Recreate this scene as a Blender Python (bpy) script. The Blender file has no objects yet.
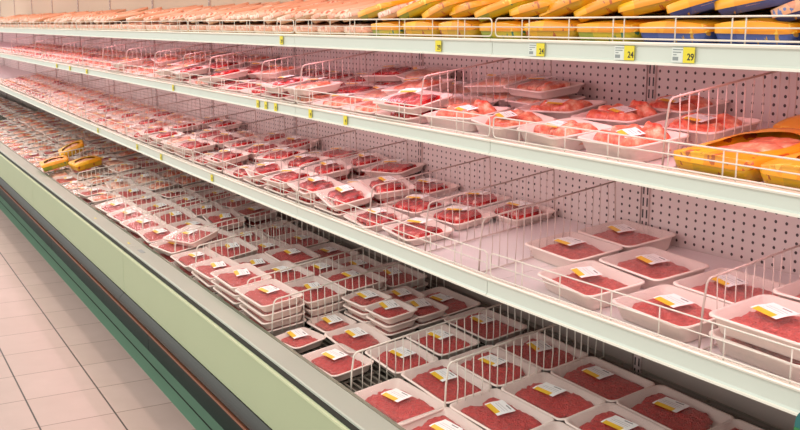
import bpy, bmesh, math, random
from mathutils import Vector, Matrix, noise
random.seed(7)
S = bpy.context.scene
C = S.collection
PI = math.pi
R = math.radians

# ------------------------------------------------------------------ camera
F, YAW, PITCH, ROLL = 984.43, R(29.403), R(10.863), R(0.212)
CAM = Vector((2.0756, -1.431, 1.5531))
fw = Vector((-math.cos(YAW)*math.cos(PITCH), math.sin(YAW)*math.cos(PITCH), -math.sin(PITCH)))
rt = fw.cross(Vector((0, 0, 1))).normalized(); up = rt.cross(fw)
rt, up = rt*math.cos(ROLL)+up*math.sin(ROLL), -rt*math.sin(ROLL)+up*math.cos(ROLL)
cd = bpy.data.cameras.new('camera'); cam = bpy.data.objects.new('camera', cd); C.objects.link(cam)
cd.sensor_width = 36; cd.lens = F*36/800; cd.clip_start = .05
cam.matrix_world = Matrix(((rt.x, up.x, -fw.x, CAM.x), (rt.y, up.y, -fw.y, CAM.y), (rt.z, up.z, -fw.z, CAM.z), (0, 0, 0, 1)))
S.camera = cam

# ------------------------------------------------------------------ materials
def lin(c):
    return tuple(((v/255)/12.92 if v/255 <= .04045 else ((v/255+.055)/1.055)**2.4) for v in c) + (1,)

class NT:
    def __init__(s, name):
        s.m = bpy.data.materials.new(name); s.m.use_nodes = True
        s.t = s.m.node_tree; s.n = s.t.nodes; s.b = s.n['Principled BSDF']; s.out = s.n['Material Output']
    def node(s, t, **k):
        x = s.n.new(t)
        for a, v in k.items():
            if a in x.inputs.keys(): x.inputs[a].default_value = v
            else: setattr(x, a, v)
        return x
    def l(s, a, b): s.t.links.new(a, b)
    def coord(s, kind='Object', scale=(1, 1, 1), loc=(0, 0, 0)):
        tc = s.node('ShaderNodeTexCoord'); mp = s.node('ShaderNodeMapping')
        mp.inputs['Scale'].default_value = scale; mp.inputs['Location'].default_value = loc
        s.l(tc.outputs[kind], mp.inputs[0]); return mp.outputs[0]
    def noise(s, vec, scale, detail=3, rough=.5):
        x = s.node('ShaderNodeTexNoise'); x.inputs['Scale'].default_value = scale
        x.inputs['Detail'].default_value = detail; x.inputs['Roughness'].default_value = rough
        s.l(vec, x.inputs['Vector']); return x.outputs['Fac']
    def math(s, op, a, b=None, c=None):
        x = s.node('ShaderNodeMath', operation=op)
        for i, v in enumerate((a, b, c)):
            if v is None: continue
            if isinstance(v, (int, float)): x.inputs[i].default_value = v
            else: s.l(v, x.inputs[i])
        return x.outputs[0]
    def mix(s, fac, a, b):
        x = s.node('ShaderNodeMix', data_type='RGBA')
        if isinstance(fac, (int, float)): x.inputs[0].default_value = fac
        else: s.l(fac, x.inputs[0])
        for i, v in ((6, a), (7, b)):
            if isinstance(v, tuple): x.inputs[i].default_value = v
            else: s.l(v, x.inputs[i])
        return x.outputs[2]
    def ramp(s, fac, stops):
        x = s.node('ShaderNodeValToRGB'); e = x.color_ramp.elements
        while len(e) < len(stops): e.new(.5)
        for i, (p, c) in enumerate(stops): e[i].position = p; e[i].color = c
        s.l(fac, x.inputs[0]); return x.outputs[0]
    def bump(s, h, strength=.5, dist=.01):
        x = s.node('ShaderNodeBump'); x.inputs['Strength'].default_value = strength; x.inputs['Distance'].default_value = dist
        s.l(h, x.inputs['Height']); s.l(x.outputs[0], s.b.inputs['Normal'])
    def set(s, col=None, rough=None, metal=None, spec=None):
        if col is not None:
            if isinstance(col, tuple): s.b.inputs['Base Color'].default_value = col
            else: s.l(col, s.b.inputs['Base Color'])
        if rough is not None: s.b.inputs['Roughness'].default_value = rough
        if metal is not None: s.b.inputs['Metallic'].default_value = metal
        if spec is not None: s.b.inputs['Specular IOR Level'].default_value = spec

def flat(name, rgb, rough=.5, metal=0, vary=0, vs=8, spec=None):
    k = NT(name); c = lin(rgb)
    if vary:
        f = k.noise(k.coord(), vs, 4); d = tuple(v*(1-vary) for v in c[:3]) + (1,)
        c = k.mix(f, c, d)
    k.set(c, rough, metal, spec); return k.m

M = {}
M['enamel'] = flat('rail_enamel', (221, 226, 215), .35, vary=.06)
M['lip'] = flat('rail_lip', (246, 240, 226), .3)
M['shelf'] = flat('shelf_enamel', (224, 210, 210), .35, vary=.08)
M['wire'] = flat('white_coated_wire', (232, 224, 212), .35)
M['wire_dull'] = flat('divider_wire', (200, 176, 168), .4)
M['cap'] = flat('cap_laminate', (182, 188, 174), .4, vary=.1, vs=3)
M['panel'] = flat('front_panel_paint', (182, 196, 158), .42, vary=.08, vs=2)
M['panel_edge'] = flat('panel_edge_highlight', (204, 214, 174), .4)  # paler than the panel: highlight along its upper edge, put into the colour
M['gap'] = flat('dark_gasket', (34, 30, 26), .6)
M['bumper'] = flat('bumper_rubber', (52, 50, 46), .5, vary=.12)
M['orange'] = flat('bumper_stripe', (156, 96, 70), .5, vary=.1)
M['kick'] = flat('kick_plate', (14, 16, 14), .45)
M['rack'] = flat('rack_steel', (150, 142, 130), .4, .3)
M['pan'] = flat('drip_pan', (92, 84, 76), .6)
M['inner'] = flat('inner_rim_grey', (120, 122, 104), .4, .3)
M['foam'] = flat('white_foam', (244, 222, 213), .6)  # white foam; the pink of the case light is tinted into its colour
M['foam_pink'] = flat('foam_pink_lit', (240, 214, 205), .6)  # same white foam with more of the pink light in its colour
M['dark'] = flat('upright_steel', (150, 120, 120), .5)
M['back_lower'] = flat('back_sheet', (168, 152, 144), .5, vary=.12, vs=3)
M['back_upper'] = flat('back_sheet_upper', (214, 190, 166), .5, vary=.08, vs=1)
M['ticket_white'] = flat('ticket_card', (230, 234, 226), .5)
M['ticket_yellow'] = flat('ticket_yellow', (240, 222, 60), .5)
M['ink'] = flat('printed_ink', (60, 56, 50), .6)
M['ink_grey'] = flat('printed_grey', (150, 158, 156), .6)
M['brown'] = flat('brown_card', (168, 132, 104), .6)

def peg():
    k = NT('pegboard'); co = k.coord()
    sep = k.node('ShaderNodeSeparateXYZ'); k.l(co, sep.inputs[0])
    def cell(o, pitch, off):
        a = k.math('ADD', o, off); b = k.math('DIVIDE', a, pitch); c = k.math('FRACT', b)
        return k.math('MULTIPLY', k.math('SUBTRACT', c, .5), pitch)
    u = cell(sep.outputs[0], .0325, 10.0); v = cell(sep.outputs[2], .0218, 10.0)
    d = k.math('SQRT', k.math('ADD', k.math('MULTIPLY', u, u), k.math('MULTIPLY', v, v)))
    hole = k.math('LESS_THAN', d, .0042)
    f = k.noise(co, 3, 4)
    base = k.mix(f, lin((226, 208, 204)), lin((206, 186, 182)))
    k.set(k.mix(hole, base, lin((62, 44, 46))), .5); return k.m
M['peg'] = peg()

def slots():
    k = NT('slotted_upright'); co = k.coord()
    sep = k.node('ShaderNodeSeparateXYZ'); k.l(co, sep.inputs[0])
    z = k.math('FRACT', k.math('DIVIDE', k.math('ADD', sep.outputs[2], 5.0), .034))
    a = k.math('LESS_THAN', z, .72)
    ax = k.math('ABSOLUTE', sep.outputs[0]); b = k.math('LESS_THAN', k.math('ABSOLUTE', k.math('SUBTRACT', ax, .0078)), .0030)
    k.set(k.mix(k.math('MULTIPLY', a, b), lin((206, 184, 180)), lin((30, 18, 20))), .5); return k.m
M['slots'] = slots()

def tile():
    k = NT('floor_tiles'); co = k.coord()
    sep = k.node('ShaderNodeSeparateXYZ'); k.l(co, sep.inputs[0])
    def dist(o, pitch, off):
        c = k.math('FRACT', k.math('DIVIDE', k.math('ADD', o, off), pitch))
        return k.math('MULTIPLY', k.math('SUBTRACT', .5, k.math('ABSOLUTE', k.math('SUBTRACT', c, .5))), pitch)
    gx = k.math('LESS_THAN', dist(sep.outputs[0], .3235, 32.35+2.765), .0028)
    gy = k.math('LESS_THAN', dist(sep.outputs[1], .295, 29.5+.58), .0034)
    # one slightly different tone per tile
    fx = k.math('FLOOR', k.math('DIVIDE', k.math('ADD', sep.outputs[0], 32.35+2.765), .3235))
    fy = k.math('FLOOR', k.math('DIVIDE', k.math('ADD', sep.outputs[1], 29.5+.58), .295))
    cb = k.node('ShaderNodeCombineXYZ'); k.l(fx, cb.inputs[0]); k.l(fy, cb.inputs[1])
    wn = k.node('ShaderNodeTexWhiteNoise'); k.l(cb.outputs[0], wn.inputs[0])
    f = k.noise(co, 7, 5)
    base = k.mix(f, lin((206, 180, 172)), lin((190, 164, 154)))
    base = k.mix(k.math('MULTIPLY', wn.outputs[0], .35), base, lin((186, 160, 150)))
    base = k.mix(gx, base, lin((140, 112, 100)))
    base = k.mix(gy, base, lin((46, 38, 34)))
    k.set(base, .32); k.b.inputs['Specular IOR Level'].default_value = .4
    k.bump(k.math('SUBTRACT', 1, k.math('MAXIMUM', gx, gy)), .25, .002); return k.m
M['tile'] = tile()
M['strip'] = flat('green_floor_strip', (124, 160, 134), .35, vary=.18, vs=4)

def mince(name, a, b, c):
    k = NT(name); co = k.coord()
    f = k.noise(co, 90, 6, .7); v = k.node('ShaderNodeTexVoronoi'); v.inputs['Scale'].default_value = 210; k.l(co, v.inputs['Vector'])
    col = k.ramp(f, [(.3, lin(a)), (.55, lin(b)), (.75, lin(c))])
    k.set(col, .38); k.bump(k.math('ADD', v.outputs['Distance'], f), .9, .004)
    return k.m
M['mince'] = mince('minced_beef', (172, 18, 20), (220, 44, 42), (244, 100, 92))
M['mince2'] = mince('minced_veal', (176, 40, 38), (222, 74, 66), (242, 140, 124))

def steak():
    k = NT('red_steak'); co = k.coord()
    f = k.noise(co, 26, 5, .6)
    col = k.ramp(f, [(.36, lin((110, 14, 18))), (.5, lin((184, 30, 34))), (.6, lin((210, 60, 58))), (.68, lin((246, 206, 188)))])
    k.set(col, .25); k.bump(f, .35, .004); return k.m
M['steak'] = steak()
def chop(name, s1, s2, s3):
    k = NT(name); co = k.coord()
    f = k.noise(co, 20, 5, .65)
    col = k.ramp(f, [(.36, lin(s1)), (.5, lin(s2)), (.64, lin(s3))])
    k.set(col, .28); k.bump(f, .4, .005); return k.m
M['pork'] = chop('pork_pieces', (200, 60, 46), (234, 132, 104), (252, 214, 184))
M['pale'] = chop('pale_meat', (216, 120, 100), (240, 166, 140), (250, 216, 190))
M['ham'] = chop('ham_slices', (216, 104, 84), (238, 150, 116), (250, 208, 172))

def film(name, amount, rough, tint=(1, 1, 1, 1)):
    k = NT(name); k.n.remove(k.b)
    tr = k.node('ShaderNodeBsdfTransparent'); gl = k.node('ShaderNodeBsdfGlossy'); gl.inputs['Roughness'].default_value = rough
    df = k.node('ShaderNodeBsdfDiffuse'); df.inputs['Color'].default_value = tint
    lw = k.node('ShaderNodeLayerWeight'); lw.inputs['Blend'].default_value = .35
    fac = k.math('MULTIPLY_ADD', lw.outputs['Facing'], amount, .02)
    co = k.coord(); f = k.noise(co, 22, 3, .55)
    bp = k.node('ShaderNodeBump'); bp.inputs['Strength'].default_value = .55; bp.inputs['Distance'].default_value = .006
    k.l(f, bp.inputs['Height']); k.l(bp.outputs[0], gl.inputs['Normal'])
    a = k.node('ShaderNodeMixShader'); k.l(fac, a.inputs[0]); k.l(tr.outputs[0], a.inputs[1]); k.l(gl.outputs[0], a.inputs[2])
    b = k.node('ShaderNodeMixShader'); b.inputs[0].default_value = .025; k.l(a.outputs[0], b.inputs[1]); k.l(df.outputs[0], b.inputs[2])
    k.l(b.outputs[0], k.out.inputs[0]); return k.m
M['film'] = film('cling_film', .42, .18)

def label_mat():
    k = NT('price_label_print'); co = k.coord()          # card lies in local xy, x across .046, y along .066
    sep = k.node('ShaderNodeSeparateXYZ'); k.l(co, sep.inputs[0]); x, y = sep.outputs[0], sep.outputs[1]
    yel = k.math('MULTIPLY', k.math('LESS_THAN', y, -.010), k.math('MULTIPLY', k.math('LESS_THAN', x, .022), k.math('GREATER_THAN', x, -.030)))
    ln = k.math('LESS_THAN', k.math('FRACT', k.math('MULTIPLY', y, 150)), .18)
    inb = k.math('MULTIPLY', k.math('LESS_THAN', k.math('ABSOLUTE', x), .024), k.math('MULTIPLY', k.math('GREATER_THAN', y, -.006), k.math('LESS_THAN', y, .012)))
    c = k.mix(k.math('MULTIPLY', ln, inb), lin((252, 248, 246)), lin((170, 164, 164)))
    bar = k.math('MULTIPLY', k.math('MULTIPLY', k.math('GREATER_THAN', y, .0155), k.math('LESS_THAN', y, .0185)), k.math('LESS_THAN', k.math('ABSOLUTE', k.math('SUBTRACT', x, .010)), .012))
    c = k.mix(bar, c, lin((120, 114, 116)))
    c = k.mix(yel, c, lin((240, 190, 50)))
    k.set(c, .35); return k.m
M['label'] = label_mat()

def pack_mat(name, a, b, c, scale=9, st=(1.6, .6, 1)):
    """printed card: three colours in large patches; c is a scatter of small marks"""
    k = NT(name); co = k.coord(scale=st)
    f = k.noise(co, scale, 2, .4); g = k.noise(k.coord(loc=(3, 1, 2), scale=st), scale*3.2, 3)
    col = k.mix(k.math('GREATER_THAN', f, .52), lin(a), lin(b))
    col = k.mix(k.math('GREATER_THAN', g, .62), col, lin(c))
    k.set(col, .32); return k.m
M['yellow_card'] = pack_mat('yellow_sleeve_card', (252, 184, 30), (244, 156, 24), (196, 96, 36))
M['yellow_side'] = pack_mat('yellow_green_tray', (226, 170, 26), (206, 160, 34), (170, 84, 44), 7)
M['green_side'] = pack_mat('green_tray_side', (150, 160, 50), (196, 176, 40), (60, 120, 96), 9)
M['blue_side'] = pack_mat('blue_tray_side', (54, 78, 150), (78, 96, 160), (196, 150, 70), 9)
M['blue_card'] = pack_mat('blue_rose_card', (236, 170, 130), (226, 150, 118), (108, 122, 176), 12)
M['peach_card'] = pack_mat('peach_card', (242, 206, 184), (234, 168, 138), (222, 112, 84), 20, (1.8, .5, 1))
M['peach_side'] = pack_mat('peach_tray_side', (236, 214, 180), (226, 196, 160), (226, 180, 60), 9)
M['orange_card'] = pack_mat('orange_card', (250, 172, 36), (246, 156, 24), (254, 200, 74))

# ------------------------------------------------------------------ mesh helpers
def obj(name, bm, m, parent=None, smooth=False):
    me = bpy.data.meshes.new(name); bmesh.ops.recalc_face_normals(bm, faces=bm.faces[:]); bm.to_mesh(me); bm.free()
    for x in (m if isinstance(m, (list, tuple)) else [m]): me.materials.append(x)
    if smooth:
        for p in me.polygons: p.use_smooth = True
    o = bpy.data.objects.new(name, me); C.objects.link(o)
    if parent: o.parent = parent
    return o
def thing(name, cat, loc=(0, 0, 0), label=None, group=None):
    o = bpy.data.objects.new(name, None); C.objects.link(o); o.empty_display_size = .02
    o.location = loc; o['category'] = cat
    if label: o['label'] = label
    if group: o['group'] = group
    return o
def tag(o, label, cat, group=None):
    o['label'] = label; o['category'] = cat
    if group: o['group'] = group
    return o
def box(bm, x0, x1, y0, y1, z0, z1, mi=0):
    v = [bm.verts.new((x, y, z)) for x in (x0, x1) for y in (y0, y1) for z in (z0, z1)]
    for f in ((0, 1, 3, 2), (4, 6, 7, 5), (0, 4, 5, 1), (2, 3, 7, 6), (0, 2, 6, 4), (1, 5, 7, 3)):
        bm.faces.new([v[i] for i in f]).material_index = mi
def prism(bm, prof, x0, x1, d0=0, d1=0):
    """prof: closed (y, z) outline, extruded along x; d0, d1 lift the two ends"""
    a = [bm.verts.new((x0, y, z+d0)) for y, z in prof]; b = [bm.verts.new((x1, y, z+d1)) for y, z in prof]
    n = len(prof); bm.faces.new(a); bm.faces.new(b[::-1])
    for i in range(n): bm.faces.new((a[i], b[i], b[(i+1) % n], a[(i+1) % n]))
def tube(bm, pts, r, seg=6, closed=False):
    pts = [Vector(p) for p in pts]; n = len(pts); rings = []
    for i, p in enumerate(pts):
        if closed: t = (pts[(i+1) % n]-pts[i-1])
        else: t = pts[min(i+1, n-1)]-pts[max(i-1, 0)]
        t.normalize(); a = Vector((0, 0, 1)) if abs(t.z) < .9 else Vector((1, 0, 0))
        if abs(t.z) >= .0 and abs(t.x) < .7: a = Vector((1, 0, 0))
        else: a = Vector((0, 1, 0))
        u = t.cross(a).normalized(); w = t.cross(u).normalized()
        rings.append([bm.verts.new(p+r*(math.cos(2*PI*k/seg)*u+math.sin(2*PI*k/seg)*w)) for k in range(seg)])
    for i in range(n if closed else n-1):
        A, B = rings[i], rings[(i+1) % n]
        for k in range(seg): bm.faces.new((A[k], A[(k+1) % seg], B[(k+1) % seg], B[k]))
    if not closed: bm.faces.new(rings[0]); bm.faces.new(rings[-1][::-1])
def rr(w, d, r, n=4):
    o = []
    for cx, cy, a0 in ((w/2-r, d/2-r, 0), (-w/2+r, d/2-r, 90), (-w/2+r, -d/2+r, 180), (w/2-r, -d/2+r, 270)):
        for i in range(n+1):
            a = R(a0+90*i/n); o.append((cx+r*math.cos(a), cy+r*math.sin(a)))
    return o
def loft(bm, rings, cap0=True, cap1=True, mi=0):
    vs = [[bm.verts.new((x, y, z)) for x, y in ring] for ring, z in rings]; n = len(vs[0])
    for A, B in zip(vs, vs[1:]):
        for k in range(n): bm.faces.new((A[k], A[(k+1) % n], B[(k+1) % n], B[k])).material_index = mi
    if cap0: bm.faces.new(vs[0][::-1]).material_index = mi
    if cap1: bm.faces.new(vs[-1]).material_index = mi
    return vs
def tray_bm(w, d, h, flare=.016):
    bm = bmesh.new(); r = .022
    loft(bm, [(rr(w-2*flare-.006, d-2*flare-.006, r-.008), 0), (rr(w-2*flare, d-2*flare, r-.006), .004), (rr(w-.012, d-.012, r), h-.005), (rr(w, d, r), h-.003),
              (rr(w, d, r), h), (rr(w-.008, d-.008, r), h+.0015), (rr(w-.018, d-.018, r-.002), h-.001),
              (rr(w-2*flare-.014, d-2*flare-.014, r-.008), .008), (rr(w-2*flare-.024, d-2*flare-.024, r-.010), .005)])
    return bm
def mound_bm(w, d, z0, h, seed, wob=.16, lump=.006, nr=11, ns=44, ex=2.6, edge=.5, flatp=4, rag=0, clamp=None):
    """a heap lying flat: superellipse outline with a torn edge and a lumpy top"""
    bm = bmesh.new(); sd = Vector((seed*7.3, seed*3.1, 0)); rings = []
    for j in range(1, nr+1):
        t = j/nr; ring = []
        for i in range(ns):
            a = 2*PI*i/ns; ca, sa = math.cos(a), math.sin(a)
            q = (abs(ca)**ex+abs(sa)**ex)**(-1/ex)
            q *= 1+rag*noise.noise(sd+Vector((ca*8, sa*8, 7)))+rag*.7*noise.noise(sd+Vector((ca*17, sa*17, 2)))
            q *= 1+wob*noise.noise(sd+Vector((ca*1.3, sa*1.3, 0)))*1.6+wob*.45*noise.noise(sd+Vector((ca*5, sa*5, 4)))
            x, y = ca*q*t*w/2, sa*q*t*d/2
            if clamp: x = max(-clamp[0]/2, min(clamp[0]/2, x)); y = max(-clamp[1]/2, min(clamp[1]/2, y))
            prof = (1-t**flatp)**edge if t < 1 else 0
            z = z0+(h*prof*(1+.35*noise.noise(sd+Vector((x*22, y*22, 1))))+(lump*noise.noise(Vector((x*75, y*75, seed))) if t < 1 else 0)*min(1, prof*1.4))
            ring.append(bm.verts.new((x, y, max(z0, z))))
        rings.append(ring)
    c = bm.verts.new((0, 0, z0+h))
    for i in range(ns): bm.faces.new((c, rings[0][i], rings[0][(i+1) % ns]))
    for A, B in zip(rings, rings[1:]):
        for i in range(ns): bm.faces.new((A[i], B[i], B[(i+1) % ns], A[(i+1) % ns]))
    bm.faces.new(rings[-1][::-1])
    return bm
def film_bm(w, d, h, seed, sag=.002):
    bm = bmesh.new(); n = 8; g = []
    for ix in range(n+1):
        row = []
        for iy in range(n+1):
            u, v = ix/n*2-1, iy/n*2-1
            x, y = u*(w/2-.004), v*(d/2-.004)
            if abs(u) == 1 and abs(v) == 1: x *= .95; y *= .93
            s = (1-u*u)*(1-v*v)
            row.append(bm.verts.new((x, y, h+.0025-sag*s+.002*s*noise.noise(Vector((x*30, y*30, seed))))))
        g.append(row)
    for ix in range(n):
        for iy in range(n): bm.faces.new((g[ix][iy], g[ix+1][iy], g[ix+1][iy+1], g[ix][iy+1]))
    return bm
def label_bm(w=.070, d=.046):
    bm = bmesh.new(); n = 4; g = []
    for i in range(n+1):
        y = (i/n-.5)*d; z = .0012*math.sin(i*1.3)
        g.append((bm.verts.new((-w/2, y, z)), bm.verts.new((w/2, y, z*.5))))
    for A, B in zip(g, g[1:]): bm.faces.new((A[0], A[1], B[1], B[0]))
    return bm
LABEL_MESH = {}
def put_label(parent, x, y, z, rot, scale=1):
    key = 'l'
    if key not in LABEL_MESH:
        o = obj('price_label', label_bm(), M['label'], parent); LABEL_MESH[key] = o.data
    else:
        o = bpy.data.objects.new('price_label', LABEL_MESH[key]); C.objects.link(o); o.parent = parent
    o.location = (x, y, z); o.rotation_euler = (0, 0, rot); o.scale = (scale,)*3; return o

# ------------------------------------------------------------------ prototypes (kept at the spot of the first copy)
def proto_mince(w, d, h, seed, mat='mince', foam='foam', fill=.82):
    t = thing('mince_tray', 'meat tray')
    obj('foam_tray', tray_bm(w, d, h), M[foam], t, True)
    m = obj('minced_meat', mound_bm((w-.05)*fill*1.27, (d-.05)*fill*1.42, .012, (h-.014)*.62, seed, .17, .005, 13, 72, 5, .45, 7, .10, (w-.052, d-.052)), M[mat], t, True)
    m.location = (.003*math.sin(seed*2), .002*math.cos(seed), 0)
    obj('film_wrap', film_bm(w, d, h, seed), M['film'], t, True)
    put_label(t, -.024+.01*math.sin(seed*3.3), .012, h+.004, R(-3+9*math.sin(seed)), 1.18)
    t['h'] = h+.001; t['fill'] = (w, d); return t
def proto_steak(w, d, h, seed, mat='steak', n=2, name='steak_tray', foam='foam', lump=.004, lab=1.15):
    t = thing(name, 'meat tray'); rnd = random.Random(seed)
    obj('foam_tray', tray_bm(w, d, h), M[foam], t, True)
    for i in range(n):
        x = (i-(n-1)/2)*(w-.07)/n*1.02
        s = obj('meat_slice', mound_bm((w-.038)/n*1.08, d-.050, .012, h-.008+.005*i, seed*5+i, .18, lump, 9, 36, 3, .55, 5, .05, ((w-.038)/n*1.04, d-.058)), M[mat], t, True)
        s.location = (x, rnd.uniform(-.004, .004), 0); s.rotation_euler = (0, 0, rnd.uniform(-.10, .10))
    obj('film_wrap', film_bm(w, d, h+.010, seed, -.006), M['film'], t, True)
    put_label(t, rnd.uniform(-.02, .02), rnd.uniform(-.01, .02), h+.022, rnd.uniform(-.5, .6), lab*.95)
    t['h'] = h+.014; t['fill'] = (w, d); return t
def proto_chunks(w, d, h, seed, mat='pork', name='meat_chunk_tray', foam='foam', hh=.05):
    t = thing(name, 'meat tray'); rnd = random.Random(seed)
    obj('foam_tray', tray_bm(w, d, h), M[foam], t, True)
    for i in range(4):
        s = obj('meat_chunk', mound_bm(rnd.uniform(.085, .105), rnd.uniform(.065, .08), .014, rnd.uniform(hh*.6, hh), seed*9+i, .3, .005, 10, 30, 2.3, .55, 5), M[mat], t, True)
        s.location = ((i % 2-.5)*(w-.135)+rnd.uniform(-.004, .004), (i//2-.5)*(d-.118)+rnd.uniform(-.004, .004), 0); s.rotation_euler = (0, 0, rnd.uniform(-.3, .3))
    lb = put_label(t, rnd.uniform(-.02, .03), rnd.uniform(-.03, -.01), hh+.008, rnd.uniform(-.4, .4), 1.0); lb.rotation_euler = (R(5), R(3), lb.rotation_euler.z)
    t['h'] = hh; t['fill'] = (w, d); return t
def proto_pack(w, d, h, seed, card, side, inner='ham', name='sliced_meat_pack', arch=.010):
    """tray in a printed card sleeve whose top frames a window onto the slices"""
    t = thing(name, 'meat pack'); r = .02; rnd = random.Random(seed)
    bm = bmesh.new()
    loft(bm, [(rr(w-.02, d-.02, r-.006), 0), (rr(w-.004, d-.004, r), h*.55), (rr(w, d, r), h*.9), (rr(w-.006, d-.006, r), h), (rr(w-.016, d-.016, r-.004), h-.012)])
    obj('tray', bm, M[side], t, True)
    bm = bmesh.new(); n = 20; outer = []; inner_ = []
    for i in range(4*n):
        a = 2*PI*(i+.5)/(4*n); ca, sa = math.cos(a), math.sin(a)
        q = (abs(ca)**9+abs(sa)**9)**(-1/9); p = (abs(ca)**2.4+abs(sa)**2.4)**(-1/2.4)
        outer.append((ca*q*(w/2+.002), sa*q*(d/2+.002))); inner_.append((ca*p*(w/2-.024), sa*p*(d/2-.034)))
    def zz(x, y, k=1): return h+.002+arch*k*max(0, 1-(x/(w/2))**2)+.003*noise.noise(Vector((x*14, y*14, seed)))
    V = [[bm.verts.new((o[0]*1.002, o[1]*1.002, h-.012)) for o in outer]]
    for f in (0, .3, .6, 1):
        V.append([bm.verts.new((o[0]*(1-f)+i_[0]*f, o[1]*(1-f)+i_[1]*f, zz(o[0]*(1-f)+i_[0]*f, o[1]*(1-f)+i_[1]*f))) for o, i_ in zip(outer, inner_)])
    for A, B in zip(V, V[1:]):
        for k in range(4*n): bm.faces.new((A[k], A[(k+1) % (4*n)], B[(k+1) % (4*n)], B[k]))
    obj('card_frame', bm, M[card], t, True)
    for i in range(3):
        s = obj('meat_slice', mound_bm(w-.05, d*.42, h-.016, .014+.003*i, seed+i, .1, .003, 7, 28, 2.4, .5), M[inner], t, True)
        s.location = (0, (1-i)*d*.25, 0); s.rotation_euler = (0, 0, rnd.uniform(-.2, .2))
    t['h'] = h+arch+.004; t['fill'] = (w, d); return t

P = {
 'mince': [proto_mince(.278, .167, .030, 1), proto_mince(.278, .167, .030, 2), proto_mince(.278, .167, .030, 3, 'mince', 'foam', .9), proto_mince(.278, .167, .030, 4)],
 'small': [proto_mince(.165, .132, .028, 5, 'mince', 'foam', .95), proto_mince(.165, .132, .028, 6, 'mince2', 'foam', .95)],
 'mid': [proto_mince(.235, .158, .030, 7), proto_mince(.235, .158, .030, 8), proto_mince(.235, .158, .030, 9)],
 'veal': [proto_mince(.25, .168, .042, 11, 'mince2', 'foam', .86), proto_mince(.25, .168, .042, 12, 'mince2'), proto_mince(.25, .168, .042, 13, 'mince2', 'foam', .86)],
 'steak': [proto_steak(.225, .166, .026, 21), proto_steak(.225, .166, .026, 22, 'steak', 3), proto_steak(.225, .166, .026, 23)],
 'pale': [proto_steak(.225, .165, .026, 31, 'pale', 2, 'pale_meat_tray'), proto_steak(.225, .165, .026, 32, 'pork', 3, 'pale_meat_tray'), proto_steak(.225, .165, .026, 33, 'pork', 2, 'pale_meat_tray')],
 'chunk': [proto_chunks(.215, .17, .042, 41), proto_chunks(.215, .17, .042, 42), proto_chunks(.215, .17, .042, 43, 'pork')],
 'yellow': [proto_pack(.205, .26, .042, 51, 'yellow_card', 'yellow_side', name='yellow_ham_pack'), proto_pack(.205, .26, .042, 52, 'orange_card', 'yellow_side', name='yellow_ham_pack')],
 'slab_y': [proto_pack(.19, .21, .026, 71, 'yellow_card', 'yellow_side', name='yellow_ham_pack', arch=.005), proto_pack(.19, .21, .026, 72, 'orange_card', 'green_side', name='yellow_ham_pack', arch=.005)],
 'slab_b': [proto_pack(.19, .21, .026, 73, 'blue_card', 'blue_side', name='blue_ham_pack', arch=.005), proto_pack(.19, .21, .026, 74, 'orange_card', 'blue_side', name='blue_ham_pack', arch=.005)],
 'slab_p': [proto_pack(.19, .21, .024, 75, 'peach_card', 'peach_side', 'pale', name='peach_meat_pack', arch=.004), proto_pack(.19, .21, .024, 76, 'peach_card', 'peach_side', name='peach_meat_pack', arch=.004)],
 'yellow_a': [proto_pack(.19, .2, .046, 53, 'yellow_card', 'yellow_side', name='yellow_ham_pack', arch=.007), proto_pack(.19, .2, .044, 54, 'orange_card', 'green_side', name='yellow_ham_pack', arch=.007)],
 'blue': [proto_pack(.19, .2, .044, 55, 'blue_card', 'blue_side', 'ham', name='blue_ham_pack'), proto_pack(.19, .2, .044, 56, 'orange_card', 'blue_side', 'ham', name='blue_ham_pack')],
 'peach': [proto_pack(.19, .2, .036, 57, 'peach_card', 'peach_side', 'pale', name='peach_meat_pack', arch=.006), proto_pack(.19, .2, .036, 58, 'peach_card', 'peach_side', 'ham', name='peach_meat_pack', arch=.006)],
}
LOOK = {'mince': ('red mince tray', 'white foam tray of red mince'), 'mid': ('red mince tray', 'white foam tray of red mince'), 'small': ('small mince tray', 'small foam tray of mince'), 'veal': ('deep mince tray', 'deep foam tray of pinkish mince'),
        'steak': ('dark steak tray', 'tray of dark red steaks'), 'pale': ('pale meat tray', 'wrapped tray of pale meat'), 'chunk': ('meat chunk tray', 'tray of pink meat chunks'),
        'slab_y': ('yellow ham pack', 'flat yellow ham pack'), 'slab_b': ('blue ham pack', 'flat blue ham pack'), 'slab_p': ('peach meat pack', 'flat peach meat pack'),
        'yellow': ('yellow ham pack', 'large yellow sleeved pack'), 'yellow_a': ('yellow ham pack', 'yellow and orange ham pack'), 'blue': ('blue ham pack', 'blue and rose ham pack'), 'peach': ('peach meat pack', 'peach coloured meat pack')}
used = set()
def clone(src):
    if src.name not in used:
        used.add(src.name); return src
    r = src.copy(); C.objects.link(r)
    for ch in src.children:
        c = ch.copy(); C.objects.link(c); c.parent = r
    return r

# ------------------------------------------------------------------ the cabinet's levels
L = 1.25
KN = [(-14, .04), (-10, .03), (-7.5, .010), (-6.25, 0), (-5, -.010), (-3.75, -.015), (-2.5, -.018), (-1.25, -.015), (0, -.009), (1.25, .016), (2.5, .016)]
def sag(x):
    for (a, u), (b, v) in zip(KN, KN[1:]):
        if a <= x <= b: return u+(v-u)*(x-a)/(b-a)
    return KN[-1][1] if x > 0 else KN[0][1]
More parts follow.
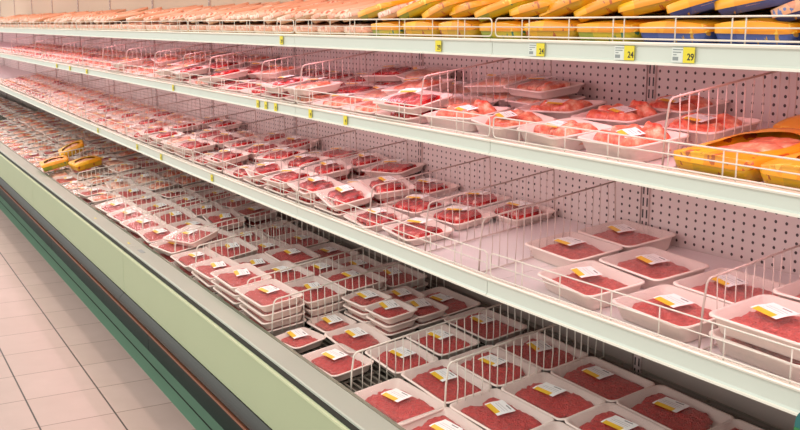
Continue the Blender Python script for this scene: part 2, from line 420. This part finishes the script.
#          fascia bottom, fascia top, shelf surface at the front, slope, sag?, fence height
LEV = {'top': (1.4770, 1.5228, 1.506, .135, False, .050), 'middle': (1.2273, 1.2696, 1.252, .140, False, .058), 'lower': (.8621, .9142, .896, .132, True, .068)}
def surf(level, x, y):
    if level == 'deck': return .470+.138*(y+.22), math.atan(.138)
    _, _, z0, s, sg, _ = LEV[level]
    return z0+s*y+(sag(x) if sg else 0), math.atan(s)

REG = []      # (thing, kind, level, row, x, y, layer)
ROWN = {'deck': ['front row', 'second row', 'third row', 'back row'], 'lower': ['front row', 'middle row', 'back row'], 'middle': ['front row', 'middle row', 'back row'], 'top': ['front row', 'middle row', 'back row']}
def put(kind, var, level, x, y, row, rot=0, lift=0, layer=0, pitch=0, rollx=0):
    src = P[kind][var % len(P[kind])]; o = clone(src)
    z, a = surf(level, x, y)
    tip = math.atan((sag(x+.05)-sag(x-.05))/.1) if level == 'lower' else 0
    n = Matrix.Rotation(-tip, 4, 'Y') @ Matrix.Rotation(a, 4, 'X')
    off = n @ Vector((0, 0, lift+.001))
    o.matrix_basis = Matrix.Translation(Vector((x, y, z))+off) @ n @ Matrix.Rotation(R(pitch), 4, 'X') @ Matrix.Rotation(R(rollx), 4, 'Y') @ Matrix.Rotation(R(rot), 4, 'Z')
    REG.append((o, kind, level, row, x, y, layer)); return o
def H(kind): return P[kind][0]['h']

# ---- deck, near columns (centre of tray on the deck)
near = [  # x, y, row, variant, rot
 (-.225, -.135, 0, 0, 2), (.035, -.135, 0, 1, -1), (.30, -.135, 0, 2, 0),
 (-.245, .035, 1, 2, -2), (.035, .035, 1, 3, 1), (.31, .04, 1, 0, 1),
 (-.235, .20, 2, 1, 0), (.045, .20, 2, 0, 1), (.32, .205, 2, 1, -1), (.60, .20, 2, 3, 0),
 (-.225, .365, 3, 3, 0), (.055, .365, 3, 2, 0), (.33, .37, 3, 1, -1), (.60, .37, 3, 2, 1), (.87, .37, 3, 0, 0)]
for x, y, row, v, rot in near: put('mince', v, 'deck', x, y, row, rot, 0, 0)
# compartment left of the second divider
for kind, x, y, row, v, rot, k in [('mid', -.625, -.135, 0, 0, 3, 1), ('mid', -.50, .03, 1, 1, -2, 1), ('mid', -.745, .0, 1, 2, -3, 1), ('mid', -.52, .195, 2, 0, 0, 1), ('mince', -.535, .37, 3, 2, 1, 1), ('mince', -.83, .385, 3, 1, 1, 1),
        ('small', -.895, -.145, 0, 0, 8, 1), ('small', -.945, .0, 1, 1, 2, 1), ('small', -.76, .145, 2, 0, 0, 3), ('small', -.93, .14, 2, 1, 2, 3), ('small', -.76, .265, 3, 1, 0, 2), ('small', -.93, .275, 3, 0, -2, 2)]:
    for i in range(k): put(kind, v+i, 'deck', x, y, row, rot+i, i*H(kind), i)
# stacks beyond the third divider
rnd = random.Random(3)
for cx, ks in [(-1.16, (4, 3, 3, 2)), (-1.45, (4, 3, 2, 1)), (-1.74, (3, 2, 2, 1))]:
    for row, k in enumerate(ks):
        y = -.135+row*.167
        for i in range(k):
            put('mince', rnd.randrange(4), 'deck', cx+rnd.uniform(-.006, .006), y, row, rnd.uniform(-2, 2), i*H('mince'), i)
x = -2.04; col = 0
while x > -14.4:
    for row in range(4):
        k = 2 if (row < 2 and x > -4.2) or (row > 1 and -9 < x < -2.4) else 1
        if x < -9.3 and row == 1: continue
        if x < -99: continue
        kind = 'mince' if x > -3.6 else ('pale' if rnd.random() < .7 else 'mince')
        for i in range(k):
            top = i == k-1
            put(kind, rnd.randrange(4), 'deck', x+rnd.uniform(-.006, .006), -.135+row*.167, row, rnd.uniform(-7, 7), i*H(kind)+(.012 if top and k > 1 else 0), i, rnd.uniform(-2, 5) if top and k > 1 else 0, rnd.uniform(-3, 3) if top and k > 1 else 0)
    x -= .285; col += 1

for x, y, l, v, rot, pt in [(-5.56, .06, .10, 0, 80, 16), (-5.22, -.14, .075, 1, 85, 6), (-4.95, .02, .075, 0, 95, 4)]:
    put('yellow_a', v, 'deck', x, y, 0 if y < -.1 else 1, rot, l, 3, pt)
put('mince', 2, 'deck', -2.30, -.06, 0, 14, .082, 3, 9)
# ---- lower shelf
for x, y, row, v, rot in [(.27, .125, 0, 0, -8), (.56, .118, 0, 1, -4), (.85, .118, 0, 2, -3), (.02, .275, 1, 2, -4), (.30, .30, 1, 1, -6), (.575, .29, 1, 0, -4), (.85, .30, 1, 1, -2), (.04, .445, 2, 0, -5)]:
    put('veal', v, 'lower', x, y, row, rot)
    if x > .8: put('veal', v+1, 'lower', x+.004, y, row, rot+1, H('veal'), 1)
for x, y, row, v, rot, k in [(-.55, .115, 0, 0, -6, 1), (-.80, .10, 0, 2, -6, 1), (-.59, .29, 1, 1, 3, 1), (-.835, .28, 1, 0, 3, 1), (-.47, .445, 2, 2, -3, 1), (-.72, .445, 2, 1, 2, 1)]:
    for i in range(k): put('steak', v+i, 'lower', x, y, row, rot, i*H('steak'), i)
x = -1.04
while x > -9.5:
    for row in range(3):
        kind = 'steak' if x > -2.9 or rnd.random() < .35 else 'pale'
        for i in range(2 if x > -3.7 and rnd.random() < .7 else 1):
            put(kind, rnd.randrange(3), 'lower', x+rnd.uniform(-.005, .005), .105+row*.169, row, rnd.uniform(-4, 4)*(1+3*i), i*(H(kind)+.003), i, rnd.uniform(-1, 5)*i, rnd.uniform(-4, 4)*i)
    x -= .245

# ---- middle shelf
put('yellow', 0, 'middle', .705, .165, 0, -2); put('yellow', 1, 'middle', .925, .165, 0, -2)
put('yellow', 1, 'middle', .745, .412, 2, 88, 0, 0)
for x, y, row, v, rot in [(.17, .11, 0, 0, -10), (.40, .12, 0, 1, -6), (-.06, .12, 0, 2, -14), (-.30, .13, 0, 1, 10), (.16, .30, 1, 1, 6), (-.10, .31, 1, 0, 12), (.44, .30, 1, 2, 0), (.20, .455, 2, 2, 3)][:]:
    put('chunk', v, 'middle', x, y, row, rot)
for i in range(2): put('pale', i, 'middle', -.33, .43, 2, -4, i*H('pale'), i)
x = -.56
while x > -9.6:
    for row in range(3):
        kind = 'pale' if rnd.random() < (.45 if -2.7 < x < -1.1 else .8) else 'steak'
        for i in range(2 if x > -4 and rnd.random() < .5 else 1):
            put(kind, rnd.randrange(3), 'middle', x+rnd.uniform(-.005, .005), .105+row*.168, row, rnd.uniform(-5, 5)*(1+2*i), i*(H(kind)+.003), i, rnd.uniform(0, 5)*i, rnd.uniform(-4, 4)*i)
    x -= .245

# ---- top shelf: one layer lying flat, one layer shingled on it
def top_kind(x, row):
    if x > (.50 if row == 0 else .78): return 'blue'
    return 'yellow_a' if x > -.62 else 'peach'
for row in range(2):
    x = 1.0
    while x > -10.4:
        kk = top_kind(x, row); put(kk, rnd.randrange(2), 'top', x+rnd.uniform(-.006, .006), .12+row*.225, row, rnd.uniform(-3, 3)); x -= .20
    x = 1.06
    while x > -10.3:
        kk = top_kind(x+.1, 1 if row else 0) if rnd.random() < .8 else top_kind(x-.4, row)
        if x > -3 or rnd.random() < .8:
            put({'blue': 'slab_b', 'yellow_a': 'slab_y', 'peach': 'slab_p'}[kk], rnd.randrange(2), 'top', x+rnd.uniform(-.012, .012), .135+row*.21, row, rnd.uniform(-9, 9) if x > -.7 else rnd.uniform(-20, 20), H('yellow_a' if x > -.7 else 'peach')+.016, 1, rnd.uniform(0, 6), rnd.uniform(-14, -8) if x > -.7 else rnd.uniform(-9, -3))
        x -= .135 if x > -3 else .165
# ------------------------------------------------------------------ labels of the goods
ORD = ['nearest', 'second', 'third', 'fourth', 'fifth', 'sixth', 'seventh', 'eighth', 'ninth', 'tenth', 'eleventh', 'twelfth', 'thirteenth', 'fourteenth', 'fifteenth', 'sixteenth', 'seventeenth', 'eighteenth', 'nineteenth', 'twentieth']
TENS = {2: 'twenty', 3: 'thirty', 4: 'forty', 5: 'fifty', 6: 'sixty', 7: 'seventy', 8: 'eighty'}
UN = ['', 'first', 'second', 'third', 'fourth', 'fifth', 'sixth', 'seventh', 'eighth', 'ninth']
def ordinal(n):   # 1-based
    if n == 1: return 'first'
    if n <= 20: return ORD[n-1]
    t, u = divmod(n, 10)
    return (TENS[t][:-1]+'ieth') if u == 0 else TENS[t]+'-'+UN[u]
PLACE = {'deck': 'bottom well', 'lower': 'lowest shelf', 'middle': 'middle shelf', 'top': 'top shelf'}
from collections import defaultdict
st = defaultdict(list)
for o, kind, lev, row, x, y, layer in REG: st[(lev, row, max(0, -math.floor(x/L)))].append((x, y, layer, o, kind))
for (lev, row, bay), items in st.items():
    cols = []
    for it in sorted(items, key=lambda t: -t[0]):
        if cols and abs(cols[-1][0][0]-it[0]) < .07 : cols[-1].append(it)
        else: cols.append([it])
    for n, c in enumerate(cols, 1):
        c.sort(key=lambda t: -t[2])
        for d, (x, y, layer, o, kind) in enumerate(c):
            pos = '' if len(c) == 1 else (' atop its stack' if d == 0 else (' second in stack' if d == 1 else (' third in stack' if d == 2 else ' fourth in stack')))
            o['label'] = f"{LOOK[kind][0] if pos else LOOK[kind][1]}{pos}, {PLACE[lev]} {ROWN[lev][row]}, {ordinal(n)} in {ordinal(bay+1)} bay from right"
            o['group'] = {'mince': 'mince trays', 'small': 'mince trays', 'mid': 'mince trays', 'veal': 'deep mince trays', 'steak': 'steak trays', 'pale': 'pale meat trays', 'chunk': 'meat chunk trays', 'yellow': 'yellow ham packs',
                          'yellow_a': 'yellow ham packs', 'blue': 'blue ham packs', 'peach': 'peach meat packs', 'slab_y': 'yellow ham packs', 'slab_b': 'blue ham packs', 'slab_p': 'peach meat packs'}[kind]+' on the '+PLACE[lev]
for k in P.values():
    for o in k:
        if o.name not in used:
            for ch in list(o.children): bpy.data.objects.remove(ch)
            bpy.data.objects.remove(o)

# ------------------------------------------------------------------ cabinet, shelves, fences, dividers
NB = range(-12, 2)      # bays k: from k*L to (k+1)*L
X0, X1 = -12*L, 2*L
def place_word(k):
    n = 1-k+0
    return ordinal(n) 
bayname = lambda k: f"{ordinal(1-k)} bay from right" if k < 1 else 'bay beyond the right edge'
# cabinet body sections of two bays
for k in range(-12, 2, 2):
    a, b = k*L+.0015, (k+2)*L-.0015
    t = thing('refrigerated_cabinet', 'display case', ((a+b)/2, 0, 0), None, 'sections of the open meat cabinet'); ox = (a+b)/2
    a -= ox; b -= ox
    def part(name, prof, m, sm=False):
        bm = bmesh.new(); prism(bm, prof, a, b); return obj(name, bm, m, t, sm)
    part('front_panel', [(-.350, .500), (-.352, .31), (-.32, .30), (-.32, .500)], M['panel'])
    part('panel_trim', [(-.3525, .504), (-.3535, .498), (-.33, .496), (-.33, .504)], M['panel_edge'])
    part('gasket', [(-.339, .519), (-.341, .500), (-.30, .502), (-.30, .516)], M['gap'])
    part('cap_rail', [(-.335, .525), (-.336, .520), (-.30, .510), (-.24, .504), (-.238, .514), (-.242, .518), (-.330, .527)], M['cap'])
    part('inner_rim', [(-.238, .516), (-.238, .44), (-.222, .44), (-.222, .512), (-.228, .518)], M['inner'])
    n = 10; prof = [(-.335, .308)]+[(-.354-.024*math.sin(PI*i/n), .306-.066*i/n) for i in range(n+1)]+[(-.335, .236)]
    part('bumper', prof, M['bumper'])
    part('bumper_stripe', [(-.360, .243), (-.374, .247), (-.371, .234), (-.352, .230)], M['orange'])
    part('lower_skirt', [(-.32, .30), (-.335, .238), (-.32, .20), (-.25, .16), (-.25, .30)], M['gap'])
    part('kick_plate', [(-.25, .22), (-.25, .0), (-.235, .0), (-.235, .22)], M['kick'])
    part('well_pan', [(-.218, .44), (-.218, .425), (.56, .53), (.56, .545)], M['pan'])
    bm = bmesh.new()
    for q in range(34):
        y = -.21+q*.0225; z = .466+.138*(y+.22)
        box(bm, a, b, y-.0022, y+.0022, z-.0045, z)
    for q in range(11):
        x = a+.05+q*(b-a-.1)/10; prism(bm, [(-.215, .458), (-.215, .4625), (.54, .5665), (.54, .562)], x-.003, x+.003)
    obj('wire_rack', bm, M['rack'], t)
    for j in range(2):
        p0, p1 = a+j*L+.012, a+(j+1)*L-.012
        bm = bmesh.new(); box(bm, p0, p1, .536, .545, .885, 1.605); obj('pegboard', bm, M['peg'], t)
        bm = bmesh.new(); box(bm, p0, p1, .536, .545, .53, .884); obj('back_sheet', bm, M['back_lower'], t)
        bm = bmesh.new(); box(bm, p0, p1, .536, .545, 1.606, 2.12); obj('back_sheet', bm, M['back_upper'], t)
        bm = bmesh.new(); box(bm, -.014, .014, .530, .548, .50, 2.12); u = obj('slotted_upright', bm, M['slots'], t); u.location = (a+j*L+(.0145 if j == 0 else 0), 0, 0)
    part('rear_wall', [(.55, 0), (.55, 2.2), (.60, 2.2), (.60, 0)], M['back_upper'])
    part('base', [(-.235, .02), (-.235, .24), (-.33, .30), (-.32, .42), (-.22, .42), (.55, .52), (.55, .02)], M['gap'])
    part('canopy', [(.55, 2.12), (.55, 2.22), (-.10, 2.22), (-.16, 2.12), (-.14, 2.08), (-.08, 2.12)], M['enamel'])
    i = (0-k)//2+1
    t['label'] = f"long open refrigerated meat cabinet section, yellow-green front panel, {ordinal(i+0)} section from right" if k < 1 else 'x'
TL = {'top': 'top shelf', 'middle': 'middle shelf', 'lower': 'lowest shelf'}
for lev, (zb, zt, zs, s, sg, fh) in LEV.items():
    for k in NB:
        a, b = k*L, (k+1)*L; d0, d1 = (sag(a), sag(b)) if sg else (0, 0); mid = (a+b)/2
        t = thing('shelf', 'shelf', (mid, 0, 0), f"white metal {TL[lev]} with price rail, {bayname(k)}", 'sloping shelves of the cabinet'); g = .0012
        xa, xb = a-mid+g, b-mid-g
        bm = bmesh.new(); prism(bm, [(.012, zs+s*.012), (.012, zs-.014), (.05, zs-.016), (.529, zs+s*.532-.012), (.529, zs+s*.532)], xa, xb, d0, d1); obj('shelf_panel', bm, M['shelf'], t)
        h = zt-zb
        bm = bmesh.new(); prism(bm, [(0, zb+.006), (.0035, zb+.010), (.0035, zt-.009), (0, zt-.005), (.004, zt-.003), (.012, zt-.004), (.012, zb+.005)], xa, xb, d0, d1); obj('price_rail', bm, M['enamel'], t)
        bm = bmesh.new(); prism(bm, [(-.002, zt-.006), (-.003, zt-.002), (0, zt), (.022, zt), (.022, zt-.004)], xa, xb, d0, d1)
        prism(bm, [(-.003, zb+.001), (-.003, zb+.005), (0, zb+.0065), (.02, zb+.004), (.02, zb)], xa, xb, d0, d1); obj('rail_lip', bm, M['lip'], t)
        for bx in (xa+.012, xb-.012):
            bm = bmesh.new(); dd = sag(mid+bx) if sg else 0
            prism(bm, [(.03, zs-.014+s*.03), (.03, zs-.028+s*.03), (.529, zs-.05+s*.53), (.529, zs-.012+s*.53)], bx-.0012, bx+.0012, dd, dd); obj('bracket', bm, M['shelf'], t)
        # wire fence along the front lip
        bm = bmesh.new(); r = .0019; x0, x1 = a+.012-mid, b-.004-mid; z0, z1 = zt+.006, zt+fh; rc = .012; loop = []
        for cx, cz, a0 in ((x1-rc, z1-rc, 0), (x0+rc, z1-rc, 90), (x0+rc, z0+rc, 180), (x1-rc, z0+rc, 270)):
            for i in range(5):
                an = R(a0+90*i/4); px = cx+rc*math.cos(an); pz = cz+rc*math.sin(an)
                loop.append((px, .004, pz+d0+(d1-d0)*((px+mid-a)/L)))
        tube(bm, loop, r, 6, True)
        D = lambda px: d0+(d1-d0)*((px+mid-a)/L)
        zm = (z0+z1)/2+.001; tube(bm, [(x0, .004, zm+D(x0)), (x1, .004, zm+D(x1))], .0015)
        for vx in (.120, .148, .297, .444, .478, .625, .768, .800, .955, 1.085, 1.118):
            px = a+vx-mid; tube(bm, [(px, .006, z0+D(px)-.006), (px, .006, z1+D(px))], .0015)
        o = obj('wire_fence', bm, M['wire'], None, True); o.location = (mid, 0, 0)
        tag(o, f"low white wire fence on front edge of {TL[lev]}, {bayname(k)}", 'wire fence', 'wire fences on the shelf fronts')

def divider(level, x, y0, y1, h, n, where):
    dk = level == 'deck'; wm = M['wire' if dk else 'wire_dull']
    z0, sl = surf(level, x, y0); s = math.tan(sl); t = thing('wire_divider', 'wire divider', (x, y0, z0), where, 'wire dividers between compartments')
    Z = lambda y: s*y
    ln = y1-y0; rc = .018
    pts = [(0, 0, .004), (0, .004, h*.6), (0, .010, h-rc)]+[(0, .010+rc-rc*math.cos(R(q)), h-rc+rc*math.sin(R(q))+Z(.01)) for q in (20, 45, 70, 90)]+[(0, ln-.01, h+Z(ln)+.004)]
    bm = bmesh.new(); tube(bm, pts, .0029 if dk else .0024, 7); tube(bm, [(0, 0, .005), (0, ln, Z(ln)+.005)], .0024, 6); tube(bm, [(0, ln-.01, h+Z(ln)+.004), (0, ln, Z(ln)+.005)], .0024, 6)
    obj('frame', bm, wm, t, True)
    bm = bmesh.new(); m = max(4, int(ln/.0275))
    for i in range(1, m):
        y = .012+(ln-.02)*i/m; lean = .004*math.sin(i*2.1+x*9)
        tube(bm, [(0, y, Z(y)+.006), (lean, y+.002, h*.5+Z(y)), (0, y, h+Z(y)+.002)], .0017 if dk else .0013, 5)
    obj('wire_grid', bm, wm, t, True); return t
DV = {'lower': [.715, -.08, -.365, -.72, -1.30, -1.75, -2.15, -2.55, -2.95, -3.4, -3.9, -4.4, -5.0, -5.6, -6.3, -7.1, -8.0],
      'middle': [.585, -.40, -1.27, -1.66, -2.3, -2.7, -3.2, -3.8, -4.4, -5.0, -5.7, -6.9, -8.2]}
for lev, xs in DV.items():
    for i, x in enumerate(xs): divider(lev, x, .03, .51, .155, 0, f"white wire divider standing across {TL[lev]}, {ordinal(i+1)} from right")
for i, (x, y0, h) in enumerate([(-.095, -.065, .158), (-.392, -.205, .14), (-1.005, -.205, .15), (-1.30, -.19, .15), (-1.90, -.19, .16), (-2.2, -.19, .16), (-2.75, -.19, .16), (-3.1, -.19, .16), (-3.5, -.19, .16), (-3.9, -.19, .16), (-4.3, -.19, .16), (-5.3, -.19, .16), (-6.4, -.19, .16)]):
    divider('deck', x, y0, .50, h, 0, f"white wire divider standing in bottom well, {ordinal(i+1)} from right")

# ------------------------------------------------------------------ price tickets in the rails
def text(body, size, m, parent, loc, name):
    cu = bpy.data.curves.new(name, 'FONT'); cu.body = body; cu.size = size; cu.extrude = .0002; cu.align_x = 'CENTER'; cu.align_y = 'CENTER'; cu.offset = .0003
    q = bpy.data.objects.new(name, cu); me = bpy.data.meshes.new_from_object(q); bpy.data.objects.remove(q); me.materials.clear(); me.materials.append(m)
    o = bpy.data.objects.new(name, me); C.objects.link(o); o.parent = parent; o.location = loc; o.rotation_euler = (R(90), 0, 0); return o
def ticket(lev, x, yw, full, num, where):
    zb, zt, zs, s, sg, fh = LEV[lev]; z = (zb+zt)/2-.001+(sag(x) if sg else 0)
    t = thing('price_ticket', 'price ticket', (x, -.001, z), where, 'price tickets in the shelf rails')
    bm = bmesh.new(); box(bm, -yw/2, yw/2, -.0008, 0, -.014, .016); obj('yellow_card', bm, M['ticket_yellow'], t)
    text(num, .018, M['ink'], t, (.005, -.0011, -.003), 'numerals')
    if full:
        bm = bmesh.new(); box(bm, -yw/2-.030, -yw/2-.0005, -.0008, 0, -.014, .015); c = obj('white_card', bm, M['ticket_white'], t)
        bm = bmesh.new()
        for i, (u, v) in enumerate(((.002, .028), (.002, .024), (.003, .012))): box(bm, -yw/2-.029+u, -yw/2-.029+v, -.0012, -.0008, .010-.005*i, .012-.005*i)
        box(bm, -yw/2-.027, -yw/2-.012, -.0012, -.0008, -.010, -.003); obj('printed_lines', bm, M['ink_grey'], c)
    return t
for i, (x, n) in enumerate([(.672, '29'), (.505, '24'), (.204, '24')]): ticket('top', x, .030, True, n, f"white and yellow price ticket on top shelf rail, {ordinal(i+1)} from right")
for i, x in enumerate([-.252, -1.36]): ticket('top', x, .030, False, '29', f"yellow price ticket on top shelf rail, {['left of the white-carded ones', 'farthest left'][i]}")
for i, x in enumerate([-.83, -1.11, -1.43, -1.53, -1.615, -2.76, -4.73, -5.28, -5.77]): ticket('middle', x, .026 if i < 6 else .05, False, '9', f"yellow price ticket on middle shelf rail, {ordinal(i+1)} from right")
for i, x in enumerate([-2.21, -3.03, -3.51, -4.49]): ticket('lower', x, .03, False, '9', f"yellow price ticket on lowest shelf rail, {ordinal(i+1)} from right")

# small brown tag hanging on the pegboard, and its twin further left
for x, z, w in ((-.035, 1.155, 'near the upright under the middle shelf'), (-1.30, 1.165, 'at the second upright under the middle shelf')):
    bm = bmesh.new(); box(bm, x-.008, x+.008, .531, .535, z-.024, z+.024); bmesh.ops.bevel(bm, geom=bm.edges[:], offset=.0015, segments=2, affect='EDGES')
    tag(obj('brown_tag', bm, M['brown']), f"small brown tag on pegboard {w}", 'tag', 'brown tags on the pegboard')

# colourful card hanging at the right end of the lowest rail
t = thing('promotion_card', 'card', (1.022, -.012, .80), 'round-topped green, red and blue card hanging off lowest rail at picture edge')
def disc(bm, w, h, y0, y1, z0):
    pts = [(-w/2, z0), (w/2, z0), (w/2, z0+h-w/2)]+[(w/2*math.cos(R(q)), z0+h-w/2+w/2*math.sin(R(q))) for q in range(15, 180, 15)]+[(-w/2, z0+h-w/2)]
    A = [bm.verts.new((x, y0, z)) for x, z in pts]; B = [bm.verts.new((x, y1, z)) for x, z in pts]; n = len(pts)
    bm.faces.new(A); bm.faces.new(B[::-1])
    for i in range(n): bm.faces.new((A[i], B[i], B[(i+1) % n], A[(i+1) % n]))
bm = bmesh.new(); disc(bm, .07, .13, -.001, .001, -.03); obj('card', bm, flat('card_blue', (40, 110, 110), .4), t)
bm = bmesh.new(); box(bm, -.035, .035, -.0022, -.001, .012, .04); obj('red_band', bm, flat('card_red', (196, 50, 48), .4), t)
bm = bmesh.new(); box(bm, -.035, .035, -.0022, -.001, .041, .058); obj('green_band', bm, flat('card_green', (56, 128, 72), .4), t)

# little stickers on the cap rail
for x, y, w, d, m, n in ((-3.30, -.30, .03, .012, 'ticket_yellow', 'small yellow sticker on cap rail, farther from the grey one'), (-2.59, -.30, .03, .012, 'ticket_yellow', 'small yellow sticker on cap rail beside the grey one'), (-2.39, -.295, .07, .03, 'ink_grey', 'small grey paper label stuck on the cap rail')):
    bm = bmesh.new(); box(bm, x-w/2, x+w/2, y-d/2, y+d/2, .5232, .5242); o = obj('rail_sticker', bm, M[m]); tag(o, n, 'sticker'); o.rotation_euler = (0, 0, 0)

# ------------------------------------------------------------------ floor and hall
bm = bmesh.new(); box(bm, -16, 5, -5, .62, -.05, 0); o = obj('floor', bm, M['tile']); o['kind'] = 'structure'
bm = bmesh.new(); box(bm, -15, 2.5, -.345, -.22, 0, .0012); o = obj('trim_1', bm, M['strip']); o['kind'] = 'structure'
bm = bmesh.new(); box(bm, -15, 2.5, -.296, -.290, .0012, .0018); o = obj('trim_2', bm, M['gap']); o['kind'] = 'structure'

# ------------------------------------------------------------------ light
W = bpy.data.worlds.new('hall'); S.world = W; W.use_nodes = True
W.node_tree.nodes['Background'].inputs[0].default_value = (1, 1, .95, 1); W.node_tree.nodes['Background'].inputs[1].default_value = .84
def area(name, loc, rot, sx, sy, e, col):
    d = bpy.data.lights.new(name, 'AREA'); d.shape = 'RECTANGLE'; d.size = sx; d.size_y = sy; d.energy = e; d.color = col
    o = bpy.data.objects.new(name, d); C.objects.link(o); o.location = loc; o.rotation_euler = rot; return o
for i in range(6):
    area('ceiling_light', (2.2-i*2.8, -2.2, 3.3), (R(14), 0, 0), 2.0, .5, 16, (.97, 1, .90))
pink = (1, .50, .58)
for k in range(-6, 1):
    x = (k*2+1)*L
    area('canopy_tube', (x, .0, 2.05), (R(12), 0, 0), 2.3, .06, 5, (1, .78, .70))
    area('shelf_tube', (x, .07, 1.480), (R(18), 0, 0), 2.3, .03, 2.7, pink)
    area('shelf_tube', (x, .07, 1.232), (R(18), 0, 0), 2.3, .03, 2.6, (1, .64, .68))

S.view_settings.view_transform = 'Standard'; S.view_settings.look = 'None'; S.view_settings.gamma = 1; S.view_settings.use_curve_mapping = False
S.view_settings.exposure = .25
S.cycles.transparent_max_bounces = 24; S.cycles.max_bounces = 6; S.cycles.sample_clamp_indirect = 4
